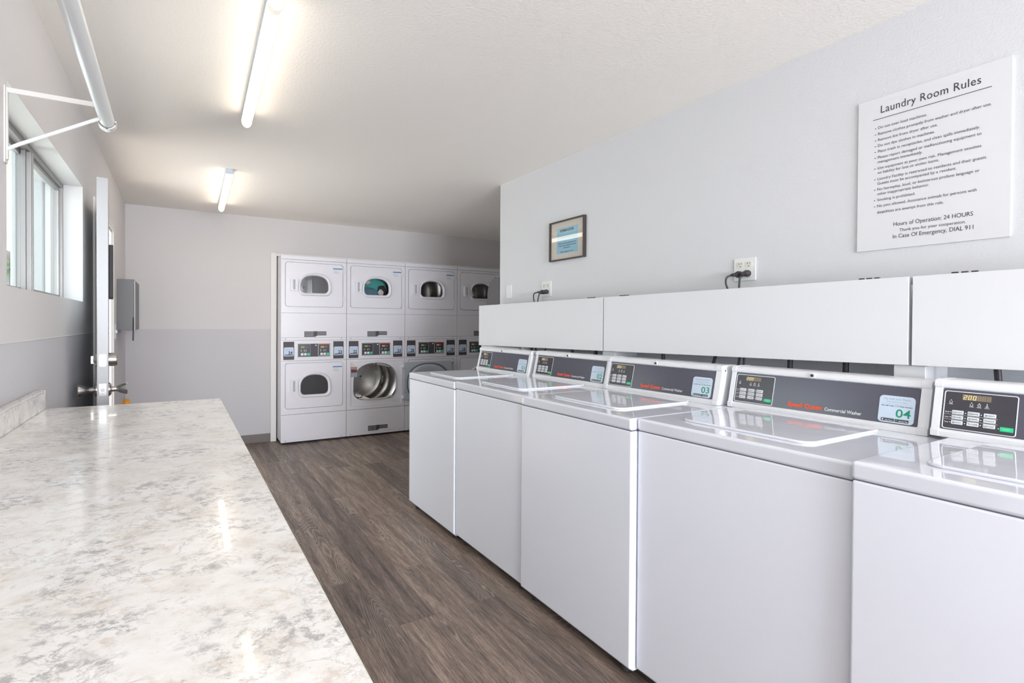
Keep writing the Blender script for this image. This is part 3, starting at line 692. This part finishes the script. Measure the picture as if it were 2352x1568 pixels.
def make_console(num, price, shift):
    """parts of the control console, returned as list (parented later)"""
    K = bpy.data.objects.new('console', None)
    prof = [(.532, 0), (.532, .016), (.537, .0215), (.5385+.004, .023), (.564+.004, .135), (.5635, .1375), (.5605, .140), (.5595, .147), (.562, .1545), (.567, .1590), (.576, .1610), (.655, .1610), (.655, 0)]
    f = MB().prism(prof, lambda u, v, w_: (u, w_, DH+v), -.62, -.004); cons = f.build('console', 'console_plastic', None, bevel=.0012, angle=50)
    prof2 = [(p[0]-.0015 if p[0] < .6 else p[0], p[1]+.001) for p in prof]
    prof2[3] = (.5385-.002, .023); prof2[4] = (.564-.002, .135)
    for a, b in ((-.0205, -.002), (-.626, -.600)):
        f = MB().prism(prof2, lambda u, v, w_: (u, w_, DH+v), a, b); e = f.build('end_cap', 'console_plastic', cons, bevel=.003, seg=3, angle=50)
        if a < -.5:
            f = MB().cyl((.583, a-.0004, DH+.140), (.583, a+.002, DH+.140), .0038, n=12); f.build('screw', 'ink_dark', cons)
    f = MB().cyl((.5568, -.300, DH+.149), (.563, -.300, DH+.149), .0095, n=20); f.build('lock', 'console_plastic', cons)
    f = MB().cyl((.5550, -.300, DH+.149), (.5570, -.300, DH+.149), .0050, n=16); f.build('keyhole', 'ink_dark', cons)
    fa = MB().prism(rrect(0, FW, 0, FH, .004, 3), fasfn, -.004, .0); fas = fa.build('control_fascia', 'fascia_grey', None)
    f = MB().prism(rrect(.004, .150, .004, .110, .004, 3), fasfn, .0001, .0005); f.build('keypad', 'keypad_grey', fas)
    f = MB().ring(rrect(.003, .151, .003, .111, .006, 4), rrect(.0050, .149, .0050, .109, .0045, 4), fasfn, .0003, .0011); f.build('keypad_border', 'ink_white', fas)
    f = MB().prism(rrect(.041, .099, .088, .1035, .001, 2), fasfn, .0005, .0010); f.build('display', 'display_brown', fas)
    f = MB()
    for q, ch in enumerate(price): seven(f, lambda u, v, w_: fasfn(u, v, w_+.0012), .0432+q*.0094, .0895, .0066, .0122, ch)
    f.build('lit_digits', 'digit_lit', fas)
    f = MB()
    for q in range(3, 6): seven(f, lambda u, v, w_: fasfn(u, v, w_+.0012), .0432+q*.0094, .0895, .0066, .0122, '8')
    f.build('unlit_digits', 'digit_dim', fas)
    f = MB(); g = lambda u, v, w_: fasfn(u, v, w_+.0007)
    for u, kd, s_ in ((.018, 0, 'WASHER'), (.061, 0, 'WASH'), (.0765, 1, 'RINSE'), (.092, 2, 'SPIN')):
        v0 = .070 if u > .02 else .073
        f.prism([(u+.0013*math.cos(t), v0+.0115+.0013*math.sin(t)) for t in [PI*i/4 for i in range(8)]], g, 0, .0003)
        icon(f, g, u, v0+.006, .0028, kd); f.text(s_, g, u, v0-.0002, .0017, .0095, 'C', bold=.03)
    for q, s_ in enumerate(('Soil', 'Cycle', 'Temp')):
        z = .0475-q*.0143; f.text(s_, g, .0075, z+.0015, .0032, .0085, 'L', bold=.02)
        for uu in (.0195, .0505, .0825): f.prism([(uu+.0014*math.cos(t), z+.0035+.0014*math.sin(t)) for t in [PI*i/4 for i in range(8)]], g, 0, .0003)
        if q: f.prism([(.006, z+.0108), (.115, z+.0108), (.115, z+.0113), (.006, z+.0113)], g, 0, .0003)
    f.prism([(.1175+.0015*math.cos(t), .0200+.0015*math.sin(t)) for t in [PI*i/4 for i in range(8)]], g, 0, .0003)
    f.build('keypad_lettering', 'ink_white', fas)
    names = [['LIGHT', 'MEDIUM', 'HEAVY'], ['NORMAL', 'PERM PRESS', 'DELICATES'], ['HOT', 'WARM', 'COLD']]
    tx = MB()
    for q in range(3):
        for c_ in range(3):
            u0 = .0225+c_*.0325; z = .0460-q*.0143
            f = MB().prism(rrect(u0, u0+.0240, z, z+.0108, .0014, 3), fasfn, .0006, .0018); f.build('button', 'button_white', fas)
            tx.text(names[q][c_], lambda u, v, w_: fasfn(u, v, w_+.0020), u0+.0150, z+.0036, .0030, .0128, 'C', bold=.01)
            icon(tx, lambda u, v, w_: fasfn(u, v, w_+.0019), u0+.0048, z+.0052, .0024, (c_+q) % 4)
    tx.build('button_lettering', 'ink_dark', fas)
    f = MB().prism(rrect(.1205, .1455, .0140, .0255, .0014, 3), fasfn, .0006, .0018); f.build('start_button', 'button_green', fas)
    f = MB().text('START', lambda u, v, w_: fasfn(u, v, w_+.0020), .133, .0184, .0026, .014, 'C'); f.build('start_lettering', 'ink_white', fas)
    f = MB().text('Speed Queen', lambda u, v, w_: fasfn(u, v, w_+.0006), .206, .0125, .0150, .112, 'L', bold=.045, spacing=1.03); f.build('brand_lettering', 'ink_red', fas)
    f = MB().text('Commercial Washer', lambda u, v, w_: fasfn(u, v, w_+.0006), .326, .0125, .0115, .108, 'L', bold=.012); f.build('model_lettering', 'ink_white', fas)
    # payment sticker
    su = .478
    st = MB().prism(rrect(su, su+.090, .003, .087, .011, 5), fasfn, .0004, .0012).build('payment_sticker', 'sticker_blue', None)
    g = lambda u, v, w_: fasfn(su+u, .003+v, w_+.0014)
    f = MB().text('Pay with your Phone', g, .045, .0715, .0062, .066, 'C', bold=.0)
    f.text('Download to begin', g, .045, .0640, .0032, .052, 'C'); f.prism([(.008, .0590), (.083, .0590), (.083, .0594), (.008, .0594)], g, 0, .0002)
    f.text('OR', g, .046, .0500, .0066, .0125, 'C'); f.build('heading', 'ink_grey', st)
    f = MB().text('Scan QR Code', g, .022, .0508, .0038, .031, 'C', bold=.02); f.text('Enter Number', g, .0695, .0508, .0038, .031, 'C', bold=.02); f.build('instruction', 'ink_dark', st)
    f = MB().text(num, g, .0630, .0190, .0260, .037, 'C', bold=.012); f.build('number', 'ink_green', st)
    f = MB().prism(rrect(.0090, .0420, .0040, .0130, .0008, 2), g, 0, .0004); f.prism(rrect(.0440, .0780, .0040, .0130, .0008, 2), g, 0, .0004); f.build('store_badges', 'ink_violet', st)
    g2 = lambda u, v, w_: fasfn(su+u, .003+v, w_+.0020)
    f = MB().text('App Store', g2, .0290, .0060, .0038, .020, 'C', bold=.02); f.text('Google Play', g2, .0650, .0060, .0038, .022, 'C', bold=.02)
    f.prism([(.0135+.0022*math.cos(t), .0085+.0025*math.sin(t)) for t in [PI*i/6 for i in range(12)]], g2, 0, .0002); f.build('badge_lettering', 'ink_white', st)
    f = MB().prism([(.0468, .0060), (.0510, .0085), (.0468, .0110)], g2, 0, .0002); f.build('play_triangle', 'button_green', st)
    bpy.data.objects.remove(K)
    for o in (cons, fas, st): o.location.y = shift
    return [cons, fas, st]
WX = [1.3748, 1.3824, 1.3704, 1.3962, 1.3755]; WYS = [3.2081, 2.5726, 1.9094, 1.2807, .6089]; WZ = [-.001, .005, .0065, .008, .018]; WT = [.0117, .0158, .0283, .0106, .006]
CS = [-.004, -.014, .018, .020, .036]
wl_ = ['white top-load washing machine numbered 01, farthest in the row', 'white top-load washing machine numbered 02, second from the far end of the row', 'white top-load washing machine numbered 03, in the middle of the row', 'white top-load washing machine numbered 04, below the rules sign', 'white top-load washing machine nearest the viewer, cut off by the right frame edge']
w0 = make_washer()
washers = [w0]+[copy_tree(w0) for _ in range(4)]
for i in range(5):
    r = washers[i]
    r['label'] = wl_[i]; r['group'] = 'top-load washers in a row'
    for o in make_console('0%d' % (i+1), '200', CS[i]): o.parent = r
    yy = WYS[i]
    if i: yy = min(yy, WYS[i-1]-Wd-.002)
    WYS[i] = yy
    r.location = (WX[i], yy, max(WZ[i], 0)); 

# ------------------------------------------------------------------ stacked dryers
DX, DYF, DW = .9103, 5.429, .683
W_ = DW-.004
def dfn(u, v, w_): return (u, -w_, v)         # w toward the viewer
def door_parts(root, z0, z1, wz0, wz1, hz0, hz1, sz0, sz1, gmat, nm):
    win_ = dshape(.198, .483, wz0, wz1, .045, .40)
    f = MB().plate(rrect(.044, .638, z0, z1, .026, 6), [win_], dfn, -.016, .0008); d = f.build(nm, 'dryer_white', root, bevel=.0015)
    zo0, zo1 = wz0-.032, wz1+.030
    f = MB()
    rings = []
    for t, h in ((0, 0.0), (.12, .010), (.35, .017), (.62, .017), (.85, .010), (1, -.002)):
        a = dshape(.172+(.198-.172)*t, .516+(.483-.516)*t, zo0+(wz0-zo0)*t, zo1+(wz1-zo1)*t, .060+(.045-.060)*t, .40); rings.append([dfn(p[0], p[1], h) for p in a])
    n = len(rings[0]); vs = [p for r in rings for p in r]
    fs = [(i*n+k, i*n+(k+1) % n, (i+1)*n+(k+1) % n, (i+1)*n+k) for i in range(len(rings)-1) for k in range(n)]
    f.add(vs, fs); f.build('window_bezel', 'dryer_white', d, angle=60)
    f = MB().prism(win_, dfn, -.008, -.003); f.build('window_pane', gmat, d)
    f = MB().plate(rrect(.088, .163, hz0, hz1, .006, 3), [rrect(.116, .138, hz0+.012, hz1-.012, .008, 4)], dfn, .0008, .020); f.build('door_handle', 'dryer_white', d, bevel=.004, seg=2)
    f = MB().box(.112, .142, -.003, -.0012, hz0+.008, hz1-.008); f.build('handle_recess', 'dryer_inner', d)
    f = MB().box(.532, .630, -.0014, -.0008, sz0, sz1); f.build('door_sticker', 'sign_white', d)
    f = MB().box(.532, .630, -.0020, -.0014, sz1-.032, sz1-.022); f.build('sticker_stripe', 'ink_blue', d)
    f = MB()
    for q in range(3): f.box(.538, .60-q*.01, -.0018, -.0014, sz0+.010+q*.012, sz0+.0125+q*.012)
    f.build('sticker_print', 'ink_grey', d)
    for z in (z0+.065, z1-.095):
        f = MB().box(.639, .647, -.008, .004, z, z+.045); f.build('door_hinge', 'dryer_white', d, bevel=.002)
    return d
def tagplate(root, x0, x1, z0, z1):
    f = MB().box(x0, x1, -.0012, -.0002, z0, z1); t = f.build('rating_plate', 'sign_white', root)
    f = MB(); h = (z1-z0-.006)/4
    for q in range(4):
        za = z0+.003+q*h
        f.box(x0+.003, x0+(x1-x0)*.52, -.0020, -.0012, za, za+h*.78)
        if q: f.box(x0+(x1-x0)*.55, x1-.003, -.0020, -.0012, za, za+h*.78)
    f.box(x0+(x1-x0)*.42, x0+(x1-x0)*.58, -.0021, -.0012, z0+.012, z1-.004); f.build('print_blocks', 'ink_violet', t)
def make_dryer(nums, openlow=False, plates=(True, False), gl=('dryer_glass', 'dryer_glass')):
    r = empty('stacked_dryer', '', 'tumble dryer')
    UO = dshape(.090, .592, 1.455, 1.855, .08, .45); LO = dshape(.078, .600, .406, .813, .10, .45)
    f = MB()
    f.box(0, .003, .018, .68, .03, 1.944); f.box(W_-.003, W_, .018, .68, .03, 1.944); f.box(0, W_, .018, .68, 1.941, 1.944)
    f.box(0, W_, .018, .68, .03, .035); f.box(0, W_, .677, .68, .03, 1.944); f.box(.003, W_-.003, .03, .677, 1.07, 1.10)
    f.plate([(.003, .036), (W_-.003, .036), (W_-.003, 1.94), (.003, 1.94)], [UO, LO], dfn, -.022, -.018)
    g = .002
    f.box(0, W_, 0, .018, 1.9055+g, 1.946); f.box(0, W_, 0, .018, 1.099+g, 1.3565-g)
    f.plate([(0, 1.3565), (W_, 1.3565), (W_, 1.9055-g), (0, 1.9055-g)], [rrect(.040, .642, 1.418, 1.880, .028, 6)], dfn, -.018, 0)
    f.box(0, W_, .003, .018, 1.073, 1.099); f.box(0, W_, 0, .018, .859+g, 1.071)
    if openlow: f.plate([(0, .3075), (W_, .3075), (W_, .859-g), (0, .859-g)], [LO], dfn, -.018, -.008); f.plate([(0, .3075), (W_, .3075), (W_, .859-g), (0, .859-g)], [rrect(.043, .640, .340, .832, .02, 5)], dfn, -.008, 0)
    else: f.plate([(0, .3075), (W_, .3075), (W_, .859-g), (0, .859-g)], [rrect(.040, .642, .362, .838, .028, 6)], dfn, -.018, 0)
    f.box(0, W_, 0, .018, .045, .3075-2*g); f.box(0, W_, .003, .018, .020, .045)
    f.build('cabinet', 'dryer_white', r, bevel=.0012)
    f = MB().box(.02, W_-.02, .04, .66, 0, .030); f.build('plinth', 'gap_dark', r)
    for cx, cz in ((.341, 1.655), (.339, .610)):
        f = MB(); n = 40; R = .285; prof = [(.225, .024), (R-.01, .06), (R, .09), (R, .28), (R-.012, .30), (R, .32), (R, .52), (R-.03, .56), (.06, .57), (0.0001, .565)]
        vs = [(cx+a*math.cos(2*PI*k/n), y_, cz+a*math.sin(2*PI*k/n)) for a, y_ in prof for k in range(n)]
        fs = [(i*n+k, (i+1)*n+k, (i+1)*n+(k+1) % n, i*n+(k+1) % n) for i in range(len(prof)-1) for k in range(n)]
        # collar between the front opening and the drum mouth
        f.add(vs[n:], [tuple(q for q in t) for t in [(i*n+k, (i+1)*n+k, (i+1)*n+(k+1) % n, i*n+(k+1) % n) for i in range(len(prof)-2) for k in range(n)]])
        d = f.build('drum', 'drum_steel', r, angle=40)
        f = MB()
        for q in range(3):
            a = 2*PI*q/3+.62
            P = [(R*math.cos(a-.16), R*math.sin(a-.16)), ((R-.050)*math.cos(a), (R-.050)*math.sin(a)), (R*math.cos(a+.16), R*math.sin(a+.16))]
            f.prism([(cx+p[0], cz+p[1]) for p in P], lambda u, v, w_: (u, w_, v), .10, .54)
        f.build('drum_baffle', 'steel', d, bevel=.004)
        f = MB().lathe([(.012, 0), (.012, .008), (.004, .010)], (cx, .562, cz), (0, -1, 0), 14); f.build('drum_bolt', 'ink_dark', d)
    door_parts(r, 1.424, 1.876, 1.567, 1.748, 1.585, 1.712, 1.777, 1.860, gl[0], 'upper_door')
    if not openlow: door_parts(r, .367, .834, .503, .708, .531, .666, .730, .812, gl[1], 'lower_door')
    else:
        f = MB()
        ro = [dfn(p[0], p[1], -.010) for p in dshape(.072, .606, .400, .819, .104, .45)]; ri = [dfn(p[0], p[1], -.0095-.0) for p in LO]; rb = [dfn(p[0]*.98+.0068, p[1]*.98+.012, -.055) for p in LO]
        n = len(ro); f.add(ro+ri+rb, [(i*n+k, i*n+(k+1) % n, (i+1)*n+(k+1) % n, (i+1)*n+k) for i in range(2) for k in range(n)]); f.build('opening_rim', 'dryer_inner', r, angle=50)
        f = MB().tube(catmull([(.14, .004, .425), (.24, .0, .412), (.34, .0, .410), (.44, .0, .414), (.50, .006, .430), (.545, .012, .425)], 6), .0075, 10); f.build('seal', 'seal_cream', r)
        # door swung right round, its inside facing the room
        f = MB().prism(rrect(.652, 1.272, .378, .808, .022, 5), dfn, .024, .046); d = f.build('lower_door', 'dryer_inner', r, bevel=.006)
        o_ = dshape(.686, 1.234, .405, .796, .13, .42); i_ = dshape(.700, 1.220, .418, .783, .12, .42)
        f = MB().ring(o_, i_, dfn, .046, .056); f.build('door_gasket', 'gasket_grey', d, bevel=.003)
        f = MB(); rings = []
        for t, h in ((0, .046), (.03, .062), (.10, .068), (.30, .060), (.52, .050), (.56, .058)):
            rings.append([dfn(p[0], p[1], h) for p in dshape(.700+.26*t, 1.220-.26*t, .418+.17*t, .783-.17*t, .12*(1-t*.6), .42)])
        n = len(rings[0]); f.add([p for q in rings for p in q]+[dfn(.96, .60, .058)], [(i*n+k, i*n+(k+1) % n, (i+1)*n+(k+1) % n, (i+1)*n+k) for i in range(len(rings)-1) for k in range(n)]+[((len(rings)-1)*n+k, (len(rings)-1)*n+(k+1) % n, len(rings)*n) for k in range(n)])
        f.build('door_liner', 'dryer_inner', d, angle=50)
        f = MB().box(.644, .654, -.046, -.0, .395, .430); f.box(.644, .654, -.046, -.0, .750, .785); f.build('door_hinge', 'dryer_white', d, bevel=.002)
        for z in (.60, .74, .47):
            f = MB().cyl((.664, -.046, z), (.664, -.0475, z), .004, n=10); f.build('screw', 'ink_dark', d)
        f = MB().box(.048, .120, .0072, .0080, .662, .775); s_ = f.build('warning_sticker', 'ink_grey', r)
        f = MB().box(.048, .120, .0066, .0072, .750, .768); f.box(.048, .110, .0066, .0072, .700, .706); f.build('sticker_header', 'ink_orange', s_)
        f = MB().box(.052, .116, .0066, .0072, .712, .745); f.build('sticker_block', 'ink_violet', s_)
        f = MB()
        for q in range(3): f.box(.052, .095-q*.01, .0072, .008, .785+q*.012, .788+q*.012)
        f.build('sticker_print', 'ink_orange', r)
    tagplate(r, .229, .466, 1.104, 1.170) if plates[0] else None
    if plates[1]: tagplate(r, .240, .478, .056, .120)
    # control strip
    cp = MB().prism(rrect(.159, .512, .889, 1.045, .006, 3), dfn, 0, .003).build('control_frame', 'dryer_white', r, bevel=.0012)
    f = MB().prism(rrect(.168, .502, .899, 1.035, .002, 2), dfn, .003, .0042); f.build('control_panel', 'ink_violet', cp)
    for x0, grn in ((.173, 1), (.375, 0)):
        f = MB().prism(rrect(x0, x0+.124, .906, 1.028, .006, 3), dfn, .0042, .0046); f.build('keypad', 'keypad_grey', cp)
        f = MB().ring(rrect(x0, x0+.124, .906, 1.030, .006, 3), rrect(x0+.003, x0+.121, .909, 1.027, .005, 3), dfn, .0044, .0056); f.build('keypad_border', 'ink_grey' if grn else 'ink_white', cp)
        f = MB()
        for q in range(3): seven(f, lambda u, v, w_: dfn(u, v, w_+.005), x0+.026+q*.012, .992, .008, .017, '200'[q])
        f.build('lit_digits', 'digit_green' if grn else 'digit_lit', cp)
        f = MB()
        for q in range(3, 6): seven(f, lambda u, v, w_: dfn(u, v, w_+.005), x0+.026+q*.012, .992, .008, .017, '8')
        f.build('unlit_digits', 'digit_dim', cp)
        f = MB()
        for u, kd in ((.028, 2), (.062, 0), (.080, 3)): icon(f, lambda a, b, w_: dfn(a, b, w_+.005), x0+u, .968, .006, kd); f.box(x0+u-.006, x0+u+.006, -.0054, -.005, .955, .957)
        f.build('icons', 'ink_white', cp)
        for q in range(3):
            f = MB().prism(rrect(x0+.024+q*.033, x0+.050+q*.033, .914, .938, .003, 3), dfn, .0046, .0066); f.build('button' if q < 2 else 'start_button', 'button_white' if q < 2 else 'button_green', cp)
    f = MB().box(.379, .495, -.0062, -.0044, 1.0265, 1.0335); f.build('red_stripe', 'ink_red', cp)
    f = MB().prism([(.352+.008*math.cos(t), 1.018+.006*math.sin(t)) for t in [PI*i/6 for i in range(12)]], dfn, .0042, .005); f.build('logo_dot', 'ink_white', cp)
    for x0, x1, nm in ((.023, .131, nums[0]), (.537, .649, nums[1])):
        f = MB().box(x0, x1, -.0014, -.0, .872, 1.058); b = f.build('number_strip', 'ink_violet', r)
        f = MB().prism(rrect(x0+.006, x1-.006, .909, 1.000, .012, 4), dfn, .0014, .0022); f.build('number_sticker', 'sticker_blue', b)
        f = MB().prism(rrect(x0+.012, x1-.012, .915, .994, .008, 4), dfn, .0022, .0026); f.build('sticker_field', 'sticker_face', b)
        f = MB().text(nm, lambda a, b_, w_: dfn(a, b_, w_+.0028), x1-.038, .930, .030, .043, 'C', bold=.03); f.box(x0+.014, x1-.014, -.0028, -.0026, .917, .926); f.build('number', 'ink_dark', b)
        f = MB().text('Pay with your Phone', lambda a, b_, w_: dfn(a, b_, w_+.0028), (x0+x1)/2, .978, .006, .078, 'C'); f.text('Scan OR Enter Number', lambda a, b_, w_: dfn(a, b_, w_+.0028), (x0+x1)/2, .967, .004, .078, 'C'); f.build('heading', 'ink_grey', b)
    for x, z in ((.045, 1.086), (.625, 1.086), (.045, .034), (.625, .034)):
        f = MB().cyl((x, .0035, z), (x, .000, z), .0055, n=10); f.build('screw', 'ink_grey', r)
    return r
dl = ['stacked white tumble dryers numbered 24 and 23, at the left end by the trim', 'stacked white tumble dryers numbered 22 and 21 with the lower door hanging open', 'stacked white tumble dryers numbered 20 and 19, behind the open dryer door', 'stacked white tumble dryers numbered 18 and 17, partly hidden by the wall corner']
cfg = [(('24', '23'), False, (True, False), ('dryer_glass_smoked', 'dryer_glass_smoked')), (('22', '21'), True, (True, True), ('dryer_glass', 'dryer_glass')), (('20', '19'), False, (False, False), ('dryer_glass', 'dryer_glass')), (('18', '17'), False, (True, False), ('dryer_glass', 'dryer_glass'))]
for i in range(4):
    r = make_dryer(*cfg[i]); r['label'] = dl[i]; r['group'] = 'stacked dryers along the far wall'
    r.location = (DX+i*DW, DYF, 0)
# laundry behind the upper window of dryer 22/21
def lump(name, matn, cx, cy, cz, rx, ry, rz, seed, label, n=26, m_=18, rough=.22):
    rnd = random.Random(seed); ph = [(rnd.uniform(1, 4), rnd.uniform(1, 4), rnd.uniform(0, 6), rnd.uniform(.3, 1)) for _ in range(6)]
    vs = []
    for i in range(m_+1):
        th = PI*i/m_
        for k in range(n):
            p = 2*PI*k/n; d = 1+rough*sum(a*math.sin(f1*p*1.0+ph_)*math.sin(f2*th*2+ph_*1.7) for f1, f2, ph_, a in [(round(q[0]), q[1], q[2], q[3]) for q in ph])/3
            vs.append((cx+rx*d*math.sin(th)*math.cos(p), cy+ry*d*math.sin(th)*math.sin(p), cz+rz*d*math.cos(th)))
    fs = [(i*n+k, i*n+(k+1) % n, (i+1)*n+(k+1) % n, (i+1)*n+k) for i in range(m_) for k in range(n)]
    o = MB().add(vs, fs).build(name, matn); tag(o, label, 'laundry', 'laundry tumbling behind the second upper dryer window'); return o
lx, ly = DX+DW, DYF
lump('towel', 'cloth_teal', lx+.350, ly+.19, 1.690, .170, .080, .13, 3, 'teal towel filling the upper half of the second upper dryer window')
lump('jeans', 'cloth_denim', lx+.275, ly+.085, 1.590, .12, .030, .062, 5, 'dark blue garment at the lower left of the second upper dryer window')
lump('cloth', 'cloth_white', lx+.250, ly+.060, 1.710, .042, .025, .026, 9, 'small white cloth at the upper left of the second upper dryer window')
lump('sock', 'cloth_white', lx+.405, ly+.050, 1.598, .034, .014, .036, 11, 'white sock at the lower right of the second upper dryer window')
lump('shirt', 'cloth_black', lx+.432, ly+.088, 1.622, .050, .04, .058, 13, 'black garment at the right of the second upper dryer window')

# ------------------------------------------------------------------ grey cabinet behind the wall corner
vm = empty('grey_cabinet', 'tall grey machine with a rounded top corner behind the end of the right wall', 'machine', (2.75, 4.17, 0))
pf = [(.022, .03), (.022, 1.712)]+[(.075+.165*math.sin(t), 1.545+.165*math.cos(t)) for t in [PI/2*k/10 for k in range(0, 11)]]+[(.240, .03)]
f = MB().prism(pf, lambda u, v, w_: (w_, u, v), 0, .50); f.build('housing', 'machine_grey', vm, bevel=.004)
f = MB().box(.004, .496, 0, .022, .03, 1.700); f.build('front_panel', 'box_dark', vm, bevel=.003)
f = MB().box(.02, .48, .03, .22, 0, .03); f.build('base', 'gap_dark', vm)
